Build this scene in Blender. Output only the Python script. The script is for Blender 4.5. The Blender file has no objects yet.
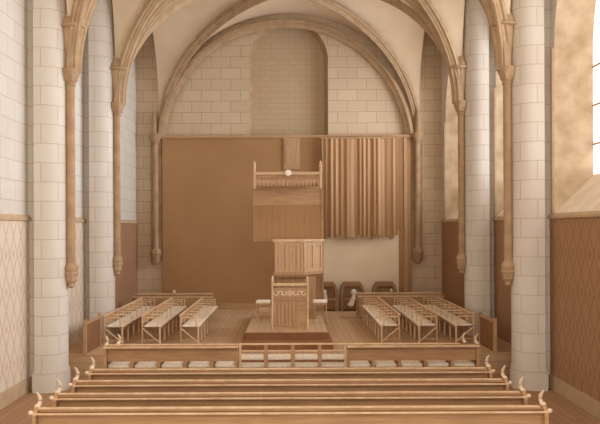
import bpy, bmesh, math, random
from mathutils import Vector, Matrix
random.seed(7)
C = bpy.context.scene.collection
PI = math.pi
F = 680.0; VX = 289.5; VY = 228.0; EYE = 2.9

# ------------------------------------------------------------------ camera
cam = bpy.data.cameras.new('camera'); co = bpy.data.objects.new('camera', cam); C.objects.link(co)
co.location = (0, 0, EYE); co.rotation_euler = (PI/2, math.radians(0.25), 0)
cam.sensor_width = 36; cam.lens = F*36/600
cam.shift_x = (300-VX)/600; cam.shift_y = (VY-212)/600
cam.clip_end = 200
bpy.context.scene.camera = co

# ------------------------------------------------------------------ world, lights, exposure
w = bpy.data.worlds.new('world'); bpy.context.scene.world = w; w.use_nodes = True
bg = w.node_tree.nodes['Background']; bg.inputs[0].default_value = (1.0, 0.92, 0.80, 1); bg.inputs[1].default_value = 2.1
def area(name, loc, rot, sx, sy, power, col):
    l = bpy.data.lights.new(name, 'AREA'); l.shape = 'RECTANGLE'; l.size = sx; l.size_y = sy
    l.energy = power; l.color = col
    o = bpy.data.objects.new(name, l); C.objects.link(o); o.location = loc; o.rotation_euler = rot
    return o
# daylight entering by the tall windows of the right wall (each lamp fills its window)
DAY = (0.84, 0.92, 1.0)
for i, (yc, ln, pw) in enumerate(((11.4, 4.2, 240), (16.45, 2.7, 150), (21.3, 4.2, 260))):
    lo = area('window_daylight', (6.22, yc, 6.0), (0, math.radians(90), 0), 4.6, ln*.9, pw, DAY)
    lo.data.spread = math.radians(115)
vs = bpy.context.scene.view_settings
vs.view_transform = 'Standard'; vs.look = 'None'; vs.gamma = 1; vs.use_curve_mapping = False
vs.exposure = 0.0

# ------------------------------------------------------------------ materials
def s2l(c):
    return tuple((v/255/12.92 if v/255 <= .04045 else ((v/255+.055)/1.055)**2.4) for v in c)
def base(name, rough=.8):
    m = bpy.data.materials.new(name); m.use_nodes = True
    nt = m.node_tree; b = nt.nodes['Principled BSDF']; b.inputs['Roughness'].default_value = rough
    b.inputs['Specular IOR Level'].default_value = .25
    return m, nt, b
def mixc(nt, fac, a, b):
    n = nt.nodes.new('ShaderNodeMix'); n.data_type = 'RGBA'
    if hasattr(fac, 'links'): nt.links.new(fac, n.inputs[0])
    else: n.inputs[0].default_value = fac
    for v, i in ((a, 6), (b, 7)):
        if hasattr(v, 'links'): nt.links.new(v, n.inputs[i])
        else: n.inputs[i].default_value = (*v, 1)
    return n.outputs[2]
def noise(nt, scale, coord='Object', stretch=None, detail=4):
    tc = nt.nodes.new('ShaderNodeTexCoord'); n = nt.nodes.new('ShaderNodeTexNoise')
    n.inputs['Scale'].default_value = scale; n.inputs['Detail'].default_value = detail
    src = tc.outputs[coord]
    if stretch:
        mp = nt.nodes.new('ShaderNodeMapping'); mp.inputs['Scale'].default_value = stretch
        nt.links.new(src, mp.inputs[0]); src = mp.outputs[0]
    nt.links.new(src, n.inputs['Vector'])
    r = nt.nodes.new('ShaderNodeMapRange'); r.inputs[1].default_value = .35; r.inputs[2].default_value = .65
    nt.links.new(n.outputs[0], r.inputs[0])
    return r.outputs[0]
def plain(name, c1, c2=None, scale=3, rough=.8, stretch=None):
    m, nt, b = base(name, rough)
    c1 = s2l(c1); c2 = s2l(c2) if c2 else tuple(v*.86 for v in c1)
    nt.links.new(mixc(nt, noise(nt, scale, stretch=stretch), c1, c2), b.inputs['Base Color'])
    return m
def stone(name, c1, c2, mortar, bw=.7, rh=.4, ms=.011, off=.5):
    m, nt, b = base(name, .9)
    uv = nt.nodes.new('ShaderNodeUVMap'); br = nt.nodes.new('ShaderNodeTexBrick')
    nt.links.new(uv.outputs[0], br.inputs['Vector'])
    for k, v in (('Scale', 1), ('Brick Width', bw), ('Row Height', rh), ('Mortar Size', ms), ('Mortar Smooth', .3), ('Bias', 0)):
        br.inputs[k].default_value = v
    br.offset = off
    br.inputs['Color1'].default_value = (*s2l(c1), 1); br.inputs['Color2'].default_value = (*s2l(c2), 1)
    br.inputs['Mortar'].default_value = (*s2l(mortar), 1)
    out = mixc(nt, noise(nt, 1.3), br.outputs['Color'], (.5, .38, .28))
    mx = out.node
    # weak mottling
    mth = nt.nodes.new('ShaderNodeMath'); mth.operation = 'MULTIPLY'; mth.inputs[1].default_value = .13
    nt.links.new(mx.inputs[0].links[0].from_socket, mth.inputs[0]); nt.links.new(mth.outputs[0], mx.inputs[0])
    nt.links.new(out, b.inputs['Base Color'])
    return m
def lozenge(name, c1, c2, pu=.36, pv=.72):
    m, nt, b = base(name, .85)
    uv = nt.nodes.new('ShaderNodeUVMap'); sp = nt.nodes.new('ShaderNodeSeparateXYZ'); nt.links.new(uv.outputs[0], sp.inputs[0])
    def M(op, a, v=None):
        n = nt.nodes.new('ShaderNodeMath'); n.operation = op
        for i, q in enumerate((a, v)):
            if q is None: continue
            if hasattr(q, 'links'): nt.links.new(q, n.inputs[i])
            else: n.inputs[i].default_value = q
        return n.outputs[0]
    def tri(o, p): return M('ABSOLUTE', M('SUBTRACT', M('FRACT', M('DIVIDE', o, p)), .5))
    s = M('ADD', tri(sp.outputs[0], pu), tri(sp.outputs[1], pv))
    d = M('ABSOLUTE', M('SUBTRACT', s, .5))
    ln = M('LESS_THAN', d, .07); dot = M('LESS_THAN', s, .16)
    f = M('MULTIPLY', M('MAXIMUM', ln, dot), .8)
    nt.links.new(mixc(nt, f, s2l(c1), s2l(c2)), b.inputs['Base Color'])
    return m
def planks(name, c1, c2, gap, bw=3.0, rh=.16):
    m = stone(name, c1, c2, gap, bw, rh, .008); return m

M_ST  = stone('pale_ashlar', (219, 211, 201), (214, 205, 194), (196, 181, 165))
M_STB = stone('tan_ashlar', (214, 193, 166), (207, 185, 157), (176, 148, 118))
M_REC = stone('fine_courses', (200, 176, 146), (196, 172, 142), (180, 154, 122), .42, .2, .008)
M_WEB = plain('vault_plaster', (230, 208, 180), (220, 197, 168), .8)
M_RIB = plain('rib_stone', (186, 158, 126), (172, 143, 112), 4)
M_SHAFT = plain('shaft_stone', (184, 154, 122), (166, 135, 104), 3)
M_JAMB = plain('jamb_plaster', (216, 197, 170), (186, 162, 132), 2.2)
M_SILL = plain('sill_stone', (240, 226, 208), (228, 210, 188), 3)
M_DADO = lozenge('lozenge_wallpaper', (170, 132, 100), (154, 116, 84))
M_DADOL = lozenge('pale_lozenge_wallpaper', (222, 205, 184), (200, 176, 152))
M_MLD = plain('moulding', (200, 172, 140), None, 5)
M_WOOD = plain('dark_oak', (198, 160, 120), (180, 142, 104), 3, .5, (.6, 6, 6))
M_WOODL = plain('pale_oak', (232, 202, 168), (214, 178, 140), 6, .4)  # palest oak tone, for rails, ledge edges, arms and posts
M_WOODM = plain('mid_oak', (196, 160, 124), (176, 140, 104), 4, .5, (6, 6, .6))
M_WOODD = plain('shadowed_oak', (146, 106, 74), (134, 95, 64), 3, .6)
M_RUSH = plain('rush_seat', (250, 240, 224), (238, 222, 200), 20, .9)
M_CLOTHD = plain('brown_hanging', (176, 137, 98), (168, 129, 91), .6, .95)
M_CURT = plain('pleated_cloth', (184, 146, 110), (172, 134, 98), 1.5, .95, (8, 8, .3))
M_PLAST = plain('light_plaster', (244, 226, 198), (236, 216, 186), 1.2, .9)
M_FLOOR = planks('floor_boards', (176, 138, 106), (166, 128, 96), (146, 108, 78))
M_DAIS = planks('dais_boards', (205, 170, 134), (196, 161, 125), (174, 138, 104))
M_STEP = plain('step_wood', (150, 104, 70), (140, 94, 60), 3)
M_PULP = plain('pulpit_oak', (212, 178, 142), (200, 166, 128), 3, .5, (10, 10, .5))
M_FIN = plain('bleached_finial_wood', (240, 218, 192), (226, 202, 174), 9, .5)
M_WHITE = plain('white_linen', (250, 240, 226), (236, 222, 204), 6, .9)
M_UPH = plain('dark_upholstery', (172, 132, 96), None, 6)
m, nt, b = base('daylit_glass', .4)
b.inputs['Base Color'].default_value = (*s2l((230, 215, 200)), 1)
b.inputs['Emission Color'].default_value = (1, .95, .90, 1); b.inputs['Emission Strength'].default_value = 1.4
M_GLASS = m

# ------------------------------------------------------------------ helpers
class MB:
    def __init__(s): s.bm = bmesh.new()
    def box(s, x0, x1, y0, y1, z0, z1, bev=0):
        r = bmesh.ops.create_cube(s.bm, size=1, matrix=Matrix.Translation(((x0+x1)/2, (y0+y1)/2, (z0+z1)/2)) @ Matrix.Diagonal((abs(x1-x0), abs(y1-y0), abs(z1-z0), 1)))
        if bev:
            es = list({e for v in r['verts'] for e in v.link_edges})
            bmesh.ops.bevel(s.bm, geom=es, offset=bev, segments=2, affect='EDGES', profile=.5)
        return s
    def quad(s, *p):
        s.bm.faces.new([s.bm.verts.new(q) for q in p]); return s
    def prism(s, pts, z0, z1):      # pts in plan, counter-clockwise
        a = [s.bm.verts.new((x, y, z0)) for x, y in pts]; c = [s.bm.verts.new((x, y, z1)) for x, y in pts]
        n = len(pts)
        for i in range(n): s.bm.faces.new((a[i], a[(i+1) % n], c[(i+1) % n], c[i]))
        s.bm.faces.new(c); s.bm.faces.new(a[::-1]); return s
    def extr(s, pts, axis, t0, t1): # outline extruded along axis: 'y' -> pts are (x,z); 'x' -> pts are (y,z)
        def P(p, t): return (p[0], t, p[1]) if axis == 'y' else (t, p[0], p[1])
        a = [s.bm.verts.new(P(p, t0)) for p in pts]; c = [s.bm.verts.new(P(p, t1)) for p in pts]
        n = len(pts)
        for i in range(n): s.bm.faces.new((a[i], a[(i+1) % n], c[(i+1) % n], c[i]))
        s.bm.faces.new(c); s.bm.faces.new(a[::-1]); return s
    def lathe(s, prof, cx=0, cy=0, seg=16, cap=True, wob=None):
        rings = []
        for r, z in prof:
            rings.append([s.bm.verts.new((cx+r*(1+(wob(k, z) if wob else 0))*math.cos(2*PI*k/seg), cy+r*(1+(wob(k, z) if wob else 0))*math.sin(2*PI*k/seg), z)) for k in range(seg)])
        for a, c in zip(rings, rings[1:]):
            for k in range(seg): s.bm.faces.new((a[k], a[(k+1) % seg], c[(k+1) % seg], c[k]))
        if cap: s.bm.faces.new(rings[-1]); s.bm.faces.new(rings[0][::-1])
        return s
    def sweep(s, path, prof, nrm):  # path of points; prof of (side, out); nrm(i)-> (side vec, out vec)
        rings = []
        for i, p in enumerate(path):
            a, o = nrm(i); rings.append([s.bm.verts.new(Vector(p)+a*u+o*v) for u, v in prof])
        n = len(prof)
        for a, c in zip(rings, rings[1:]):
            for k in range(n): s.bm.faces.new((a[k], a[(k+1) % n], c[(k+1) % n], c[k]))
        s.bm.faces.new(rings[-1]); s.bm.faces.new(rings[0][::-1]); return s
    def tube(s, path, r, seg=8):
        path = [Vector(p) for p in path]; rings = []
        rr = r if isinstance(r, (list, tuple)) else [r]*len(path)
        for i, p in enumerate(path):
            d = (path[min(i+1, len(path)-1)]-path[max(i-1, 0)]).normalized()
            u = d.cross(Vector((0, 0, 1)));
            if u.length < .1: u = d.cross(Vector((0, 1, 0)))
            u.normalize(); v = d.cross(u).normalized()
            rings.append([s.bm.verts.new(p+(u*math.cos(2*PI*k/seg)+v*math.sin(2*PI*k/seg))*rr[i]) for k in range(seg)])
        for a, c in zip(rings, rings[1:]):
            for k in range(seg): s.bm.faces.new((a[k], a[(k+1) % seg], c[(k+1) % seg], c[k]))
        s.bm.faces.new(rings[-1]); s.bm.faces.new(rings[0][::-1]); return s
    def build(s, name, mat, parent=None, smooth=False, uv=None):
        bm = s.bm; bmesh.ops.recalc_face_normals(bm, faces=bm.faces[:])
        L = bm.loops.layers.uv.new('UVMap')
        for f in bm.faces:
            f.normal_update(); n = f.normal
            for l in f.loops:
                c = l.vert.co
                if uv: l[L].uv = uv(c, n)
                elif abs(n.z) > max(abs(n.x), abs(n.y)): l[L].uv = (c.y, c.x)
                elif abs(n.x) > abs(n.y): l[L].uv = (c.y, c.z-.28+4)
                else: l[L].uv = (c.x, c.z-.28+4)
            f.smooth = smooth
        me = bpy.data.meshes.new(name); bm.to_mesh(me); bm.free(); me.materials.append(mat)
        o = bpy.data.objects.new(name, me); C.objects.link(o); o.parent = parent
        if smooth:
            try: me.set_sharp_from_angle(angle=math.radians(40))
            except Exception: pass
        return o
def tag(o, label=None, cat=None, group=None, kind=None):
    if label: o['label'] = label
    if cat: o['category'] = cat
    if group: o['group'] = group
    if kind: o['kind'] = kind
    return o
def thing(name, loc, label, cat, group=None, rz=0):
    o = bpy.data.objects.new(name, None); C.objects.link(o); o.location = loc; o.rotation_euler = (0, 0, rz)
    o.empty_display_size = .2
    return tag(o, label, cat, group)
def struct(o, label=None): return tag(o, label, kind='structure')
def copy_tree(root, loc, rz=0, label=None, group=None):
    r = root.copy(); C.objects.link(r); r.location = loc; r.rotation_euler = (0, 0, rz)
    if label: r['label'] = label
    if group: r['group'] = group
    for ch in list(root.children):
        c = ch.copy(); C.objects.link(c); c.parent = r
        for g in list(ch.children):
            d = g.copy(); C.objects.link(d); d.parent = c
    return r
def at(px, py, Y): return ((px-VX)*Y/F, Y, EYE-(py-VY)*Y/F)

# ------------------------------------------------------------------ setting
XW = 5.5; YB = 24.5; ZN = -.5; YD = 15.7; SPR = 6.25; RX = 4.62; RZ = 4.2
P1, P2 = 14.5, 18.4
BAYS = [(5.6, P1), (P1, P2), (P2, YB)]
struct(MB().box(-6.6, 6.6, 2.5, YD, ZN-.2, ZN).build('floor', M_FLOOR), 'pale wooden nave floor under the benches')
struct(MB().box(-XW-.02, XW+.02, YD, YB+.3, ZN-.2, 0).build('floor', M_DAIS), 'raised wooden chancel floor under the stalls')

# vault webs (one groin vault per bay)
vb = MB()
NX, NY = 150, 28
for y0, y1 in BAYS:
    yc, hl = (y0+y1)/2, (y1-y0)/2
    g = []
    for j in range(NY+1):
        v = -math.cos(PI*j/NY); row = []
        for i in range(NX+1):
            x = -(XW+.1)*math.cos(PI*i/NX); u = min(1, abs(x)/RX)
            q = 2+6*min(1, max(0, (abs(x)-RX-.10)/.05))          # wall arches are fuller than the groin
            z = SPR+.05+(RZ+.1)*max(math.sqrt(max(0, 1-u*u)), max(0, 1-(abs(v)*(1-.01*(q-2)))**q)**(1/q))
            row.append(vb.bm.verts.new((x, yc+hl*v, z)))
        g.append(row)
    for j in range(NY):
        for i in range(NX): vb.bm.faces.new((g[j][i], g[j][i+1], g[j+1][i+1], g[j+1][i]))
struct(vb.build('ceiling', M_WEB, smooth=True), 'tan plastered groin vault')

# ribs
PROF = [(-.16, .06), (-.16, -.06), (-.10, -.07), (-.08, -.13), (-.05, -.15), (-.03, -.20), (.03, -.20), (.05, -.15), (.08, -.13), (.10, -.07), (.16, -.06), (.16, .06)]
trim_i = [0]
def trim(o, label):
    return struct(o, label)
def rib(pfun, label, t0=0, t1=PI, n=40, sc=1.0):
    path = [Vector(pfun(t0+(t1-t0)*i/n)) for i in range(n+1)]
    def nrm(i):
        d = (path[min(i+1, n)]-path[max(i-1, 0)]).normalized()
        hor = Vector((path[-1].x-path[0].x, path[-1].y-path[0].y, 0)).normalized()
        side = hor.cross(Vector((0, 0, 1))).normalized()
        out = d.cross(side).normalized()
        c = Vector(((path[0].x+path[-1].x)/2, (path[0].y+path[-1].y)/2, SPR))
        if out.dot(path[i]-c) < 0: out = -out
        return side, out
    trim_i[0] += 1
    o = MB().sweep(path, [(a*sc, b*sc) for a, b in PROF], nrm).build('trim_%d' % trim_i[0], M_RIB)
    return trim(o, label)
for Y, nm in ((P1, 'at the nearer piers'), (P2, 'at the farther piers')):
    rib(lambda t, Y=Y: (RX*math.cos(t), Y, SPR+RZ*math.sin(t)), 'transverse vault arch rib '+nm, sc=1.0)
for (y0, y1), nm in zip(BAYS, ('over the front benches', 'over the middle bay', 'over the stalls')):
    for sgn in (1, -1):
        rib(lambda t: (RX*math.cos(t), (y0+y1)/2+sgn*(y1-y0)/2*math.cos(t), SPR+RZ*math.sin(t)),
            'diagonal vault rib %s rising from the %s wall' % (nm, 'right' if sgn < 0 else 'left'), sc=.85)
rib(lambda t: (-.12+4.53*math.cos(t), YB-.14, 5.74+4.53*math.sin(t)), 'great stone arch rib against the end wall', t0=.11, t1=PI-.11, sc=1.0)

# back wall with the tall round-headed recess
RXC = (289.2-VX)/27.75; RR = 39.4/27.75; RS = EYE+(228-60.5)/27.75; RB = EYE+(228-135)/27.75-.05
wb = MB(); N = 24
zt = 11.2
xs = [-XW-.1, RXC-RR, RXC+RR, XW+.1]
wb.quad((xs[0], YB, -.5), (xs[3], YB, -.5), (xs[3], YB, RB), (xs[0], YB, RB))
wb.quad((xs[0], YB, RB), (xs[1], YB, RB), (xs[1], YB, zt), (xs[0], YB, zt))
wb.quad((xs[2], YB, RB), (xs[3], YB, RB), (xs[3], YB, zt), (xs[2], YB, zt))
arc = [(RXC-RR*math.cos(PI*i/N), RS+RR*math.sin(PI*i/N)) for i in range(N+1)]
for (xa, za), (xb, zb) in zip(arc, arc[1:]):
    wb.quad((xa, YB, za), (xb, YB, zb), (xb, YB, zt), (xa, YB, zt))
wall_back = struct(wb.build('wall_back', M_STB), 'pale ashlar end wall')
out = [(RXC-RR, RB)]+arc+[(RXC+RR, RB)]
rv = MB()
for (xa, za), (xb, zb) in zip(out, out[1:]):
    rv.quad((xa, YB, za), (xb, YB, zb), (xb-(xb-RXC)*.08, YB+.45, zb), (xa-(xa-RXC)*.08, YB+.45, za))
rv.quad((RXC-RR, YB, RB), (RXC+RR, YB, RB), (RXC+RR, YB+.45, RB), (RXC-RR, YB+.45, RB))
rv.build('recess_reveal', M_RIB, wall_back)
MB().box(RXC-RR, RXC+RR, YB+.44, YB+.5, RB-.1, RS+RR+.1).build('recess_back', M_REC, wall_back)
# voussoir outline: thin incised ring round the recess
vr = MB()
for k in range(22):
    a0, a1 = PI*k/22+.012, PI*(k+1)/22-.012
    p = [(RXC+r*math.cos(a), RS+r*math.sin(a)) for r, a in ((RR+.01, a0), (RR+.3, a0), (RR+.3, (a0+a1)/2), (RR+.3, a1), (RR+.01, a1), (RR+.01, (a0+a1)/2))]
    vr.extr(p, 'y', YB-.012, YB+.01)
vr.build('voussoir_ring', M_STB, wall_back)

# left wall
wl = MB().box(-XW-.4, -XW, 2.5, YB, ZN, 11.2)
wall_left = struct(wl.build('wall_left', M_ST), 'pale ashlar left wall')
ZDADO = 3.08
def dado(sx, parent):
    for y0, y1, zz in ((5.6, YD, ZN), (YD, P2, 0), (P2, YB, 0)):
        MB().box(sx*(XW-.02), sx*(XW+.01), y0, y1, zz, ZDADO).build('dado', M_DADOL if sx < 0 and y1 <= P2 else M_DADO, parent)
    MB().extr([(sx*XW, ZDADO-.02), (sx*(XW-.06), ZDADO), (sx*(XW-.06), ZDADO+.05), (sx*(XW-.03), ZDADO+.08), (sx*XW, ZDADO+.12)], 'y', 5.6, YB).build('dado_moulding', M_MLD, parent)
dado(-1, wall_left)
MB().box(-XW-.01, -XW+.05, 5.6, YD, ZN, ZN+.3).build('skirting', M_MLD, wall_left)

# right wall with three tall arched windows
wr = MB(); jr = MB(); sl = MB(); XO = 6.3; ZS = 3.18
WIN = []
ys = []
def opening(y):
    for a, b_ in WIN:
        if a <= y <= b_:
            yc, h = (a+b_)/2, (b_-a)/2
            return 6.4+2.9*math.sqrt(max(0, 1-((y-yc)/h)**2))**.9
    return None
WIN = [(9.0, P1-.42), (P1+.45, P2-.36), (P2+.6, YB-.62)]
wr.quad((XW, 2.5, ZN), (XW, YB, ZN), (XW, YB, ZS), (XW, 2.5, ZS))
prev = 2.5
for a, b_ in WIN:
    wr.quad((XW, prev, ZS), (XW, a, ZS), (XW, a, 11.2), (XW, prev, 11.2)); prev = b_
    n = 28; yy = [ (a+b_)/2-(b_-a)/2*math.cos(PI*i/n) for i in range(n+1)]
    for q0, q1 in zip(yy, yy[1:]):
        z0, z1 = opening(max(a, q0)), opening(min(b_, q1))
        wr.quad((XW, q0, z0), (XW, q1, z1), (XW, q1, 11.2), (XW, q0, 11.2))
        jr.quad((XW, q0, z0), (XW, q1, z1), (XO, q1, z1), (XO, q0, z0))
    jr.quad((XW, a, ZS), (XW, a, opening(a)), (XO, a, opening(a)), (XO, a, ZS))
    jr.quad((XW, b_, ZS), (XW, b_, opening(b_)), (XO, b_, opening(b_)), (XO, b_, ZS))
    sl.quad((XW-.02, a, ZS), (XW-.02, b_, ZS), (XO, b_, ZS+.8), (XO, a, ZS+.8))
wr.quad((XW, prev, ZS), (XW, YB, ZS), (XW, YB, 11.2), (XW, prev, 11.2))
wall_right = struct(wr.build('wall_right', M_ST), 'ashlar right wall pierced by tall windows')
jr.build('window_reveal', M_JAMB, wall_right); sl.build('sloping_sill', M_SILL, wall_right)
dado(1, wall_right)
MB().box(XW-.05, XW+.01, 5.6, YD, ZN, ZN+.3).build('skirting', M_MLD, wall_right)
for k, (a, b_) in enumerate(WIN):
    n = 28; pts = [((a+b_)/2-(b_-a)/2*math.cos(PI*i/n), 0) for i in range(n+1)]
    pts = [(y, opening(min(b_, max(a, y)))) for y, _ in pts]+[(b_, ZS+.5), (a, ZS+.5)]
    g = MB().extr(pts, 'x', XO, XO+.02).build('window_%d' % (k+1), M_GLASS)
    struct(g, 'tall arched daylit window in the right wall, %s' % ('nearest', 'between the piers', 'farthest')[k])
    fr = MB()
    for j in range(1, 4): fr.box(XO-.05, XO, a+(b_-a)*j/4-.03, a+(b_-a)*j/4+.03, ZS+.8, opening(a+(b_-a)*j/4))
    for z in (4.6, 5.4, 6.2, 7.0, 7.8): fr.box(XO-.03, XO, a+.02 if z < 6.4 else a+.35, b_-.02 if z < 6.4 else b_-.35, z-.015, z+.015)
    fr.build('window_bars', M_RIB, g)
# moulded frame strip between window and dado
for k, (a, b_) in enumerate(WIN):
    MB().box(XW-.05, XW, b_, b_+.09, ZDADO+.1, 6.6).build('jamb_moulding', M_MLD, wall_right)

# ------------------------------------------------------------------ piers
def pier(sx, Y, zf, label):
    root = thing('stone_pier', (0, Y, 0), label, 'pier', 'stone piers along the side walls')
    ri = .40; xi = 4.74
    pts = []
    def plan(g):
        p = [(XW, -.17), (5.30+g, -.17), (5.30+g, -ri-g)]
        for i in range(13):
            a = -PI/2+PI*i/12
            p.append((xi+ri-(ri+g)*math.cos(a), (ri+g)*math.sin(a)))
        p.append((XW, ri+g)); return p
    def seg(g, z0, z1, nm, mat, smooth=True):
        p = plan(g); per = [0]
        for a, c in zip(p, p[1:]): per.append(per[-1]+math.dist(a, c))
        bm = MB(); A = [bm.bm.verts.new((sx*x, y, z0)) for x, y in p]; B = [bm.bm.verts.new((sx*x, y, z1)) for x, y in p]
        n = len(p)
        for i in range(n-1): bm.bm.faces.new((A[i], A[i+1], B[i+1], B[i]))
        bm.bm.faces.new(B); bm.bm.faces.new(A)
        def uv(c, nn):
            k = min(range(n), key=lambda i: math.dist((abs(c.x), c.y), p[i]))
            return (per[k]+.12, c.z-.28+4)
        return bm.build(nm, mat, root, smooth, uv)
    zp = zf+.45
    seg(0, zp, 10.6, 'pier_shaft', M_ST)
    seg(.035, zf, zp-.08, 'plinth', M_ST)
    seg(.02, zp-.08, zp, 'plinth_moulding', M_ST)
    # slender respond on a corbel
    sh = MB(); xs_ = sx*4.66
    sh.lathe([(.092, 2.15), (.092, 6.0)], xs_, 0, 12); sh.build('respond_shaft', M_SHAFT, root, True)
    cb = MB().lathe([(.03, 1.64), (.07, 1.68), (.06, 1.73), (.11, 1.80), (.10, 1.86), (.14, 1.95), (.12, 1.99), (.15, 2.05), (.15, 2.10), (.10, 2.17)], xs_, 0, 16,
                    wob=lambda k, z: (.14 if k % 2 and z < 2 else 0))
    cb.build('corbel', M_SHAFT, root, True)
    cp = MB().lathe([(.09, 5.92), (.12, 5.96), (.10, 6.0), (.14, 6.05), (.14, 6.1), (.17, 6.15), (.165, 6.18), (.20, 6.22), (.20, 6.30), (.15, 6.31)], xs_, 0, 18,
                    wob=lambda k, z: (.16 if k % 3 == 0 and 6.02 < z < 6.2 else 0))
    cp.build('capital', M_SHAFT, root, True)
    # springing block where the ribs gather
    sb = MB().lathe([(.10, 6.3), (.13, 6.6), (.17, 7.0), (.2, 7.3), (.1, 7.5)], sx*(4.66-.02), 0, 12)
    sb.build('rib_springer', M_RIB, root, False)
    MB().lathe([(.25, 7.16), (.28, 7.18), (.28, 7.22), (.25, 7.24)], sx*(4.66-.08), 0, 16).build('annulet', M_SHAFT, root, True)
    return root
pier(-1, P1, ZN, 'pale round stone pier on the left wall beside the front bench ends')
pier(1, P1, ZN, 'round stone pier on the right wall standing in shadow beside the front bench ends')
pier(-1, P2, 0, 'pale round stone pier on the left wall rising behind the stalls')
pier(1, P2, 0, 'round stone pier between two windows behind the right stalls')
# corner responds at the end wall
for sx, nm in ((-1, 'left'), (1, 'right')):
    root = thing('corner_respond', (sx*4.68-.1, YB-.2, 0), 'slender stone respond in the %s corner of the great arch' % nm, 'column', 'slender responds at the end wall')
    MB().lathe([(.10, 2.1), (.10, 6.0)], 0, 0, 12).build('respond_shaft', M_SHAFT, root, True)
    MB().box(-.2, .2, .1, .2, 1.7, 6.3).build('pilaster_strip', M_SHAFT, root)
    MB().lathe([(.03, 1.62), (.09, 1.66), (.13, 1.8), (.12, 1.9), (.18, 2.02), (.13, 2.17)], 0, 0, 16, wob=lambda k, z: (.14 if k % 2 else 0)).build('corbel', M_SHAFT, root, True)
    MB().lathe([(.13, 5.95), (.16, 6.05), (.22, 6.15), (.22, 6.28), (.16, 6.29)], 0, 0, 16).build('capital', M_SHAFT, root, True)
    MB().lathe([(.12, 6.28), (.11, 6.7), (.05, 7.1)], sx*.03, 0, 12).build('rib_springer', M_RIB, root, True)

# ------------------------------------------------------------------ partition screen under the great arch
SCT = EYE+(228-135.5)/27.9
scr = thing('partition_screen', (0, YB-.1, 0), 'tall brown partition filling the great arch behind the pulpit', 'screen')
MB().box(-4.55, 4.36, -.05, .09, 0, SCT-.1).build('panel', M_CLOTHD, scr)
MB().extr([(.09, SCT-.1), (-.1, SCT-.1), (-.13, SCT-.04), (-.13, SCT), (.09, SCT)], 'x', -4.56, 4.37).build('cornice', M_WOOD, scr)
cpst = MB().box(-.2, .38, -.10, -.05, 5.0, SCT-.1); cpst.box(-.13, .31, -.12, -.09, 5.1, SCT-.18)
cpst.build('pilaster', M_WOODM, scr)
MB().box(1.15, 3.9, -.09, -.05, .0, 2.78).build('light_panel', M_PLAST, scr)
MB().box(-4.55, 1.1, -.08, -.05, 0, .22).build('bottom_rail', M_WOOD, scr)
MB().box(4.1, 4.22, -.08, -.05, 0, SCT-.1).build('side_post', M_WOODM, scr)

# pleated curtain
cur = thing('curtain', (0, YB-.42, 0), 'pleated brown curtain gathered above the light panel right of the pulpit', 'curtain')
cm = MB(); x0, x1 = 1.16, 3.84; nx, nz = 260, 10
zb0, zt0 = EYE-(237-228)/28.2, EYE+(228-139)/28.2
rnd = [random.uniform(.6, 1.4) for _ in range(40)]
ph = [0]
for k in range(nx): ph.append(ph[-1]+.42*rnd[int(k/nx*39)])
def cy(k, t):
    a = .5+.5*t
    return a*(.05*math.sin(ph[k])*(.6+.4*math.sin(ph[k]*.13))+.045*math.sin(ph[k]*.31+1))
rows = []
for side in (0, 1):
    gr = []
    for j in range(nz+1):
        t = j/nz; r_ = []
        for k in range(nx+1):
            x = x0+(x1-x0)*k/nx
            zlow = zb0-.05*math.sin(ph[k]*.5+.6)-.05*math.sin(ph[k]*.23)
            z = zt0+(zlow-zt0)*t
            r_.append(cm.bm.verts.new((x, cy(k, t)+side*.012, z)))
        gr.append(r_)
    rows.append(gr)
for gr in rows:
    for j in range(nz):
        for k in range(nx): cm.bm.faces.new((gr[j][k], gr[j][k+1], gr[j+1][k+1], gr[j+1][k]))
cm.build('pleated_cloth', M_CURT, cur, True)
MB().tube([(x0-.05, 0, zt0+.02), (x1+.1, 0, zt0+.02)], .025).build('curtain_rail', M_WOODM, cur)
for x in (x0+.05, (x0+x1)/2, x1): MB().box(x-.02, x+.02, 0, .29, zt0, zt0+.04).build('rail_bracket', M_WOODM, cur)

# ------------------------------------------------------------------ pulpit platform
pl = thing('pulpit_platform', (0, 16.0, 0), 'dark two-step wooden platform carrying pulpit and reading desk', 'platform')
MB().box(-1.17, 1.02, 0, .6, 0, .18).box(-1.17, 1.02, .6, 6.0, 0, .17).build('lower_step', M_STEP, pl)
MB().box(-1.08, .93, .60, 5.9, .17, .36).build('upper_step', M_DAIS, pl)
MB().box(-1.08, .93, .58, .60, .17, .355).build('riser', M_STEP, pl)
MB().box(-1.09, .94, .565, .62, .345, .368).box(-1.18, 1.03, -.015, .04, .165, .188).build('step_nosing', M_WOODM, pl)

# reading desk
YK = 17.0
dk = thing('reading_desk', ((289.7-VX)/40, YK, .36), 'tall open reading desk with a carved rosette panel in front of the pulpit', 'desk')
for x in (-.44, .44):
    for y in (0, .45):
        MB().lathe([(.028, 0), (.034, .04), (.024, .1), (.024, 1.18), (.034, 1.2), (.02, 1.24), (.03, 1.28), (.006, 1.33)], x, y, 10).build('corner_post', M_WOODL if y == 0 else M_WOODM, dk, True)
MB().box(-.44, .44, -.01, .47, 1.10, 1.125).build('desk_top', M_WOODL, dk)
MB().box(-.42, .42, .0, .03, .78, 1.04, .004).build('carved_panel', M_WOODM, dk)
ro = MB()
def disc(mb, x, z, r, y0, y1, n=12): mb.extr([(x+r*math.cos(2*PI*k/n), z+r*math.sin(2*PI*k/n)) for k in range(n)], 'y', y0, y1)
disc(ro, 0, .91, .035, -.045, 0)
for k in range(8): disc(ro, .058*math.cos(k*PI/4), .91+.058*math.sin(k*PI/4), .024, -.025, 0, 8)
ro.build('rosette', M_WOODL, dk)
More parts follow.
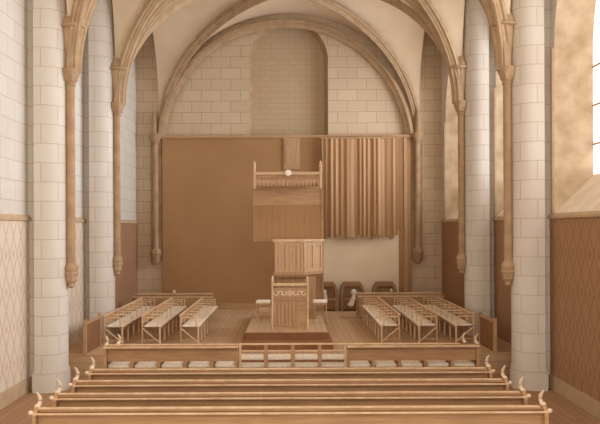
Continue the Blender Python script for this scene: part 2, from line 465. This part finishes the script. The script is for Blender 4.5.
for s_ in (-1, 1):
    ar = MB()
    for q in range(3):
        cx_ = s_*(.14+.1*q)
        ar.tube([(cx_+.055*math.cos(t)*s_, -.006, .91+.05*math.sin(t)*(1 if q % 2 else -1)) for t in [i*PI/5 for i in range(8)]], .010, 6)
    ar.build('scroll_carving', M_RUSH, dk)
MB().box(-.44, .44, -.015, .03, .735, .765).build('moulded_rail', M_WOOD, dk)
MB().box(-.42, .42, .02, .04, .06, .735).build('lower_panel', M_WOOD, dk)
sp = MB()
for k in range(7): sp.box(-.41+.094*k, -.41+.094*k+.07, .0, .025, .08, .71, .004)
sp.build('panel_slats', M_WOODM, dk)
MB().box(-.44, .44, -.01, .04, .0, .07).build('bottom_rail', M_WOODM, dk)

# pulpit
YP = 18.7; S = F/YP
pu = thing('pulpit', (0, YP, .36), 'raised half-octagonal oak pulpit behind the reading desk', 'pulpit')
xa, xb, xc = (275-VX)/S, (303-VX)/S, (322.5-VX)/S
def pplan(g): return [(xa-g, -g), (xb+g*.4, -g), (xc+g, .5-g*.4), (xc+g, 1.15+g), (xa-g, 1.15+g)]
zr = EYE-(241-VY)/S-.36; zb_ = EYE-(275-VY)/S-.36
MB().prism(pplan(0), zb_+.04, zr).build('pulpit_body', M_PULP, pu)
MB().prism(pplan(.08), zr, zr+.035).prism(pplan(.05), zr-.04, zr).build('pulpit_rim', M_WOODL, pu)
MB().prism(pplan(.04), zb_, zb_+.09).prism(pplan(-.02), zb_-.06, zb_).build('base_moulding', M_WOODM, pu)
st = MB()
for x in (xa+.02, xa+.32, xa+.64, xb-.03): st.box(x-.025, x+.025, -.03, .0, zb_+.09, zr-.04)
st.box(xa, xb, -.025, 0, zr-.13, zr-.04)
def diag(t0, t1, z0, z1, d=.03):
    p0 = Vector((xb, 0)); p1 = Vector((xc, .5)); dv = p1-p0; nn = Vector((dv.y, -dv.x)).normalized()*d
    a, c = p0+dv*t0, p0+dv*t1
    st.prism([(a.x, a.y), (a.x+nn.x, a.y+nn.y), (c.x+nn.x, c.y+nn.y), (c.x, c.y)], z0, z1)
for t in (.02, .48, .92): diag(t, t+.07, zb_+.09, zr-.04)
diag(0, 1, zr-.13, zr-.04, .025); diag(0, 1, zb_+.09, zb_+.17, .035)
st.build('pulpit_framing', M_PULP, pu)
gm = MB()
for k in range(3):
    a = xa+.045+.31*k
    for q in range(3): gm.box(a+.03+q*.09, a+.045+q*.09, -.008, 0, zb_+.14, zr-.16)
gm.build('panel_beads', M_WOODM, pu)
ped = MB().prism([(xa+.05, .25), (xc-.18, .25), (xc-.18, 1.0), (xa+.05, 1.0)], 0, zb_-.06)
for k in range(8): ped.box(xa+.08+k*.12, xa+.17+k*.12, .235, .26, .1, zb_-.12)
ped.build('pedestal', M_WOODM, pu)
zc = 4.12-.36
bb = MB(); bx0, bx1 = (253-VX)/33.9, (323-VX)/33.9
bb.box((274-VX)/33.9, bx1-.05, 1.16, 1.2, 0.0, zc)
bb.box(bx0+.02, (274-VX)/33.9, 1.16, 1.2, 2.16, zc)
bb.build('backboard', M_WOOD, pu)
bs = MB()
for k in range(11):
    x = bx0+.04+k*.185; bs.box(x, x+.178, 1.145, 1.16, 2.2, zc-.55)
bs.build('backboard_planks', M_CLOTHD, pu)
MB().box(bx1-.05, bx1+.0, 1.12, 1.2, 0, zc+.1).build('backboard_post', M_WOODM, pu)
# sounding board
y0 = .45; sc_ = F/(YP+y0)
cx0, cx1 = (254.5-VX)/sc_, (320.5-VX)/sc_
can = MB().box(cx0, cx1, y0+.02, 1.2, zc+.13, zc+.28)
can.build('sounding_board', M_WOOD, pu)
MB().box(cx0-.03, cx1+.03, y0-.03, 1.2, zc+.28, zc+.36).build('canopy_cornice', M_PULP, pu)
tt = MB(); nT = 17
for k in range(nT):
    x = cx0+(cx1-cx0)*(k+.5)/nT; h = (cx1-cx0)/nT/2
    tt.extr([(x-h*.95, zc+.15), (x-h*.95, zc+.08), (x-h*.2, zc-.03), (x, zc-.07), (x+h*.2, zc-.03), (x+h*.95, zc+.08), (x+h*.95, zc+.15)], 'y', y0-.005, y0+.02)
    tt.tube([(x-h, y0-.01, zc+.26), (x-h*.5, y0-.01, zc+.18), (x, y0-.01, zc+.15), (x+h*.5, y0-.01, zc+.18), (x+h, y0-.01, zc+.26)], .009, 6)
tt.build('gothic_cresting', M_WOODM, pu)
for x in (cx0, cx1):
    MB().lathe([(.008, zc-.12), (.035, zc-.07), (.04, zc+.5), (.055, zc+.52), (.03, zc+.56), (.04, zc+.6), (.004, zc+.68)], x, y0, 8).build('canopy_pinnacle', M_PULP, pu, True)
em = MB(); ex = (288.5-VX)/sc_
em.bm.verts.ensure_lookup_table()
disc(em, ex, zc+.33, .09, y0-.07, y0-.03, 16); disc(em, ex, zc+.33, .055, y0-.09, y0-.07, 12)
em.build('white_medallion', M_WHITE, pu)

# stools beside the desk
def stool(px, label):
    Y = 18.1; s = F/Y
    r = thing('stool', ((px-VX)/s, Y, .36), label, 'stool', 'pale-topped stools beside the reading desk')
    MB().box(-.19, .19, -.17, .17, .55, .62, .02).build('cushion', M_RUSH, r, True)
    MB().box(-.18, .18, -.16, .16, .50, .555).build('seat_frame', M_WOODM, r)
    for x in (-.165, .165):
        for y in (-.145, .145): MB().lathe([(.014, 0), (.018, .3), (.014, .52)], x, y, 8).build('leg', M_WOODM, r, True)
    for y in (-.145, .145): MB().box(-.165, .165, y-.01, y+.01, .26, .285).build('stretcher', M_WOODM, r)
stool(263, 'thin-legged stool with a pale cushion left of the reading desk')
stool(319.5, 'thin-legged stool with a pale cushion right of the reading desk')

# armchairs along the end wall
def armchair(px, label):
    Y = 23.75; s = F/Y; w_ = .41
    r = thing('armchair', ((px-VX)/s, Y, 0), label, 'armchair', 'dark armchairs along the end wall')
    o = [(-w_, .0), (-w_, .72), (-.36, .9), (-.27, 1.0), (.27, 1.0), (.36, .9), (w_, .72), (w_, 0)]
    i_ = [(w_-.09, 0), (w_-.09, .7), (.26, .86), (-.26, .86), (-w_+.09, .7), (-w_+.09, 0)]
    MB().extr(o+i_, 'y', -.05, .35).build('hooded_frame', M_UPH, r)
    MB().extr([(-.32, .05), (-.32, .7), (-.26, .86), (.26, .86), (.32, .7), (.32, .05)], 'y', .25, .33).build('backrest', M_WOODM, r)
    MB().box(-.32, .32, -.1, .27, .36, .46, .02).build('seat', M_UPH, r)
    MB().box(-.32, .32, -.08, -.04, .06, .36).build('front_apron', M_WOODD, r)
    MB().box(-.28, .28, -.06, .3, .99, 1.015).build('top_edge', M_WOODM, r)
    return r
armchair(325.5, 'dark hooded armchair against the end wall, just right of the pulpit')
armchair(352, 'dark hooded armchair at the end wall with a large white cloth')
armchair(384.5, 'dark hooded armchair at the end wall behind the right stalls')
def cloth(px, py, tail, sc, label):
    Y = 23.62
    x, y, z = at(px, py, Y)
    r = thing('white_cloth', (x, Y, z), label, 'cloth', 'white cloths on the armchairs')
    k = MB(); bmesh.ops.create_icosphere(k.bm, subdivisions=2, radius=.1*sc)
    for v in k.bm.verts:
        v.co *= 1+.18*math.sin(v.co.x*60)*math.cos(v.co.z*50); v.co.y *= .6
    k.build('gathered_knot', M_WHITE, r, True)
    t_ = MB(); P = [(-.03, -.04), (.06, -.03), (.08*1+tail*.4, -.2), (.07+tail, -.42), (-.02+tail, -.45), (-.11+tail, -.40), (-.05+tail*.4, -.2)]
    t_.extr([(a*sc, b_*sc) for a, b_ in P], 'y', -.03, .02)
    t_.build('hanging_tail', M_WHITE, r)
cloth(324.5, 292, .07, .75, 'narrow white cloth on the armchair just right of the pulpit')
cloth(353.5, 292.5, -.09, 1.1, 'large knotted white cloth hanging on the middle armchair')

# ------------------------------------------------------------------ stall rows (linked seats facing the centre)
NS = 7; PT = .62; LEN = NS*PT
def make_row(label):
    r = thing('stall_row', (0, 0, 0), label, 'stalls', 'linked rows of armed rush seats')
    for k in range(NS):
        y = -LEN/2+k*PT
        MB().box(.0, .44, y+.04, y+PT-.04, .43, .475, .015).build('rush_seat', M_RUSH, r)
    for k in range(NS+1):
        y = -LEN/2+k*PT
        a = MB().box(.06, .47, y-.028, y+.028, .66, .69, .008)
        a.build('armrest', M_WOODL, r)
        MB().box(.07, .10, y-.02, y+.02, .45, .665).build('arm_post', M_WOODL, r)
        MB().box(.45, .48, y-.02, y+.02, .45, .665).build('arm_post', M_WOODL, r)
        MB().box(.01, .05, y-.02, y+.02, 0, .43).build('leg', M_WOODL, r)
        MB().box(.45, .49, y-.02, y+.02, 0, .45).build('leg', M_WOODM, r)
    for x in (0, .45): MB().box(x, x+.03, -LEN/2, LEN/2, .39, .435).build('seat_rail', M_WOODM, r)
    MB().box(.46, .51, -LEN/2-.02, LEN/2+.02, .70, .745, .008).build('top_rail', M_WOODL, r)
    MB().box(.475, .495, -LEN/2, LEN/2, .50, .70).build('backrest', M_WOOD, r)
    for y in (-LEN/2, LEN/2):
        MB().tube([(.05, y, .06), (.46, y, .40)], .018, 6).build('brace', M_WOODL, r)
        MB().box(.05, .45, y-.01, y+.01, .1, .13).build('stretcher', M_WOODM, r)
    return r
YS = 17.0+LEN/2
row = make_row('linked row of pale rush seats, nearest the pulpit on the right')
row.location = (2.26, YS, 0)
r2 = copy_tree(row, (3.2, YS, 0), 0, 'linked row of pale rush seats, middle row of the right block')
r3 = copy_tree(row, (4.12, YS+.0, 0), 0, 'linked row of pale rush seats beside the right wall piers')
copy_tree(row, (-2.26, YS, 0), PI, 'linked row of pale rush seats, nearest the pulpit on the left')
copy_tree(row, (-3.22, YS, 0), PI, 'linked row of pale rush seats, middle row of the left block')
copy_tree(row, (-4.16, YS, 0), PI, 'linked row of pale rush seats beside the left wall piers')

# cross benches behind the stalls
def cross_bench(x0, x1, label):
    r = thing('cross_bench', ((x0+x1)/2, 22.0, 0), label, 'bench', 'low cross benches behind the stalls')
    h = (x1-x0)/2
    MB().box(-h, h, 0, .03, .12, .76).build('back_panel', M_WOOD, r)
    MB().box(-h-.02, h+.02, -.02, .06, .76, .80, .006).build('top_rail', M_WOODL, r)
    MB().box(-h-.02, h+.02, -.36, -.26, .69, .725, .006).build('front_rail', M_WOODL, r)
    MB().box(-h, h, -.33, -.29, .1, .69).build('front_panel', M_WOOD, r)
    MB().box(-h, h, -.28, 0, .40, .44).build('seat', M_WOODM, r)
    for x in (-h, h):
        MB().box(x-.02, x+.02, -.33, .05, 0, .72).build('end_panel', M_WOODM, r)
    MB().lathe([(.03, .8), (.05, .84), (.035, .89), (.005, .92)], 0 if x0 < 0 else -.25, .02, 10).build('knob', M_WOODL, r, True)
cross_bench(2.18, 4.9, 'low cross bench closing the right stalls in front of the armchairs')
cross_bench(-5.0, -2.5, 'low cross bench closing the left stalls by the end wall')
# curved hand rail joining the right middle row to the cross bench
cr = MB(); pth = []
for i in range(9):
    t = i/8*PI/2
    pth.append((3.70-.32*(1-math.cos(t)) , YS+LEN/2+.0+.24*math.sin(t), .722))
cr.sweep(pth, [(-.03, -.02), (.03, -.02), (.03, .02), (-.03, .02)], lambda i: (Vector((math.cos(i/8*PI/2), math.sin(i/8*PI/2), 0)), Vector((0, 0, 1))))
cro = cr.build('curved_rail', M_WOODL); cro.parent = r2; cro.location = (-3.2, -YS, 0)

# dark wood partition at each block's wall side, running back from the nearer piers
for sx, nm in ((-1, 'left'), (1, 'right')):
    r = thing('side_partition', (sx*4.74, 15.72, 0), 'low dark wooden partition beside the %s stalls, near the pier' % nm, 'partition', 'low side partitions')
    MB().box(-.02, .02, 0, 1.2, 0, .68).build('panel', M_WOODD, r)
    MB().box(-.035, .035, -.02, 1.22, .68, .73, .006).build('top_rail', M_WOOD, r)
    for y in (0, 1.2): MB().box(-.035, .035, y-.035, y+.035, 0, .8).build('post', M_WOOD, r)

# ------------------------------------------------------------------ benches
HB = .9      # back height over the nave floor
def finial(x, y, z, sx=1):
    m_ = MB(); P = []; R_ = []
    for i in range(9):
        t = i/8; P.append((x+sx*(-.022*math.sin(t*PI)*1.2), y+.04*math.sin(t*PI*1.2), z+.22*t)); R_.append(.026*(1-.6*t)+.010*math.sin(t*PI))
    m_.tube(P, R_, 8)
    m_.lathe([(.03, z), (.045, z+.02), (.03, z+.05)], x, y, 10)
    return m_
def bench(Y, hw, label, group='long front benches'):
    r = thing('bench', (0, Y, ZN), label, 'bench', group)
    MB().box(-hw+.05, hw-.05, 0, .03, .12, HB).build('back_panel', M_WOOD, r)
    MB().box(-hw+.06, hw-.10, -.015, .045, HB, HB+.024, .006).build('top_rail', M_WOODL, r)
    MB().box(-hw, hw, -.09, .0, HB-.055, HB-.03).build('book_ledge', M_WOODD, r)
    MB().box(-hw-.01, hw+.01, -.105, -.08, HB-.055, HB-.028, .006).build('ledge_edge', M_WOODL, r)
    MB().box(-hw+.05, hw-.05, .03, .42, .42, .46).build('seat', M_WOODM, r)
    MB().box(-hw+.1, hw-.1, -.12, -.02, .1, .13).build('kneeling_rail', M_WOODM, r)
    for sx in (-1, 1):
        e = MB().extr([(-.12, 0), (.45, 0), (.45, .45), (.38, .55), (.12, .72), (.06, HB+.0), (-.02, HB+.04), (-.12, HB-.06)], 'x', sx*(hw-.05)-.025, sx*(hw-.05)+.025).build('end_panel', M_WOOD, r)
        finial(sx*(hw-.05), .02, HB+.02, sx).build('finial', M_FIN, e, True)
        kn = MB(); bmesh.ops.create_icosphere(kn.bm, subdivisions=2, radius=.035, matrix=Matrix.Translation((sx*(hw+.0), -.10, HB-.02)))
        kn.build('end_knob', M_FIN, e, True)
    for x in (-hw*.5, 0, hw*.5): MB().box(x-.03, x+.03, .03, .38, 0, .42).build('support', M_WOOD, r)
    return r
b1 = bench(12.0, 3.56, 'long dark oak bench directly in front of the row with cushioned seats')
copy_tree(b1, (0, 11.1, ZN), 0, 'long dark oak bench, middle one of the three just behind the cushioned row')
copy_tree(b1, (0, 10.24, ZN), 0, 'long dark oak bench, second from the bottom of the picture')
copy_tree(b1, (0, 9.42, ZN), 0, 'long dark oak bench nearest the camera at the picture bottom')

# cushioned row: two panelled benches and the open-backed settee between them
YA = 14.53; SA = F/YA
def panel_bench(x0, x1, label, outer):
    r = thing('cushioned_bench', ((x0+x1)/2, YA, ZN), label, 'bench', 'panelled benches of the cushioned row')
    h = (x1-x0)/2; n = round((x1-x0)/.58); p = (x1-x0)/n
    MB().box(-h, h, 0, .03, .56, HB).build('back_panel', M_WOOD, r)
    MB().box(-h+(.45 if outer < 0 and False else 0), h-(.4 if outer > 0 else 0), -.015, .045, HB, HB+.03, .008).build('top_rail', M_WOODL, r)
    MB().box(-h, h, -.10, 0, HB-.04, HB-.015).build('book_ledge', M_WOOD, r)
    MB().box(-h, h, -.12, -.09, HB-.045, HB-.0, .006).build('ledge_edge', M_WOODL, r)
    for k in range(n):
        MB().box(-h+k*p+.05, -h+(k+1)*p-.05, .06, .50, .40, .475, .03).build('seat_cushion', M_RUSH, r, True)
    for k in range(n+1):
        x = -h+k*p; x = max(-h+.03, min(h-.03, x))
        MB().box(x-.03, x+.03, -.01, .05, 0, .9).box(x-.03, x+.03, .05, .48, .50, .53).box(x-.03, x+.03, .44, .49, 0, .5).build('divider', M_WOOD, r)
    MB().box(-h, h, .04, .49, .36, .40).build('seat_frame', M_WOOD, r)
    MB().box(-h, h, .2, .24, .08, .13).build('foot_rail', M_WOOD, r)
    xo = outer*(h-.03)
    e = MB().extr([(-.08, 0), (.5, 0), (.5, .5), (.1, .7), (.05, HB+.05), (-.08, HB-.05)], 'x', xo-.03, xo+.03).build('end_panel', M_WOOD, r)
    finial(xo, .0, HB, outer).build('finial', M_FIN, e, True)
    finial(xo-outer*.26, .02, HB+.03, outer).build('finial', M_FIN, e, True)
panel_bench((104-VX)/SA, (238-VX)/SA, 'panelled bench with pale seat cushions, left of the open-backed settee', -1)
panel_bench((346.5-VX)/SA, (478-VX)/SA, 'panelled bench with pale seat cushions, right of the open-backed settee', 1)
x0, x1 = (238.3-VX)/SA, (346.2-VX)/SA
r = thing('settee', ((x0+x1)/2, YA, ZN), 'open-backed four-seat settee with pale pads in the middle of the cushioned row', 'settee')
h = (x1-x0)/2; p = 2*h/4
MB().box(-h, h, -.01, .04, HB, HB+.035, .006).build('top_rail', M_WOODL, r)
MB().box(-h, h, -.01, .03, .755, .79, .006).build('middle_rail', M_WOODL, r)
MB().box(-h, h, -.005, .03, .745, .757).build('middle_rail', M_WOODD, r)
MB().box(-h, h, .0, .03, .53, .575).build('lower_rail', M_WOODD, r)
for k in range(5):
    x = max(-h+.03, min(h-.03, -h+k*p))
    wd = .035 if k not in (0, 4) else .025
    MB().box(x-wd, x+wd, -.02, .04, 0, .9).build('back_post', M_WOODL if k in (0, 4) else M_WOOD, r)
    MB().box(x-.025, x+.025, .44, .49, 0, .42).build('front_leg', M_WOOD, r)
for k in range(4):
    MB().box(-h+k*p+.04, -h+(k+1)*p-.04, -.005, .035, .585, .70, .012).build('back_pad', M_RUSH, r, True)
    MB().box(-h+k*p+.035, -h+(k+1)*p-.035, .05, .50, .40, .48, .03).build('seat_pad', M_RUSH, r, True)
MB().box(-h, h, .04, .49, .36, .40).build('seat_frame', M_WOOD, r)
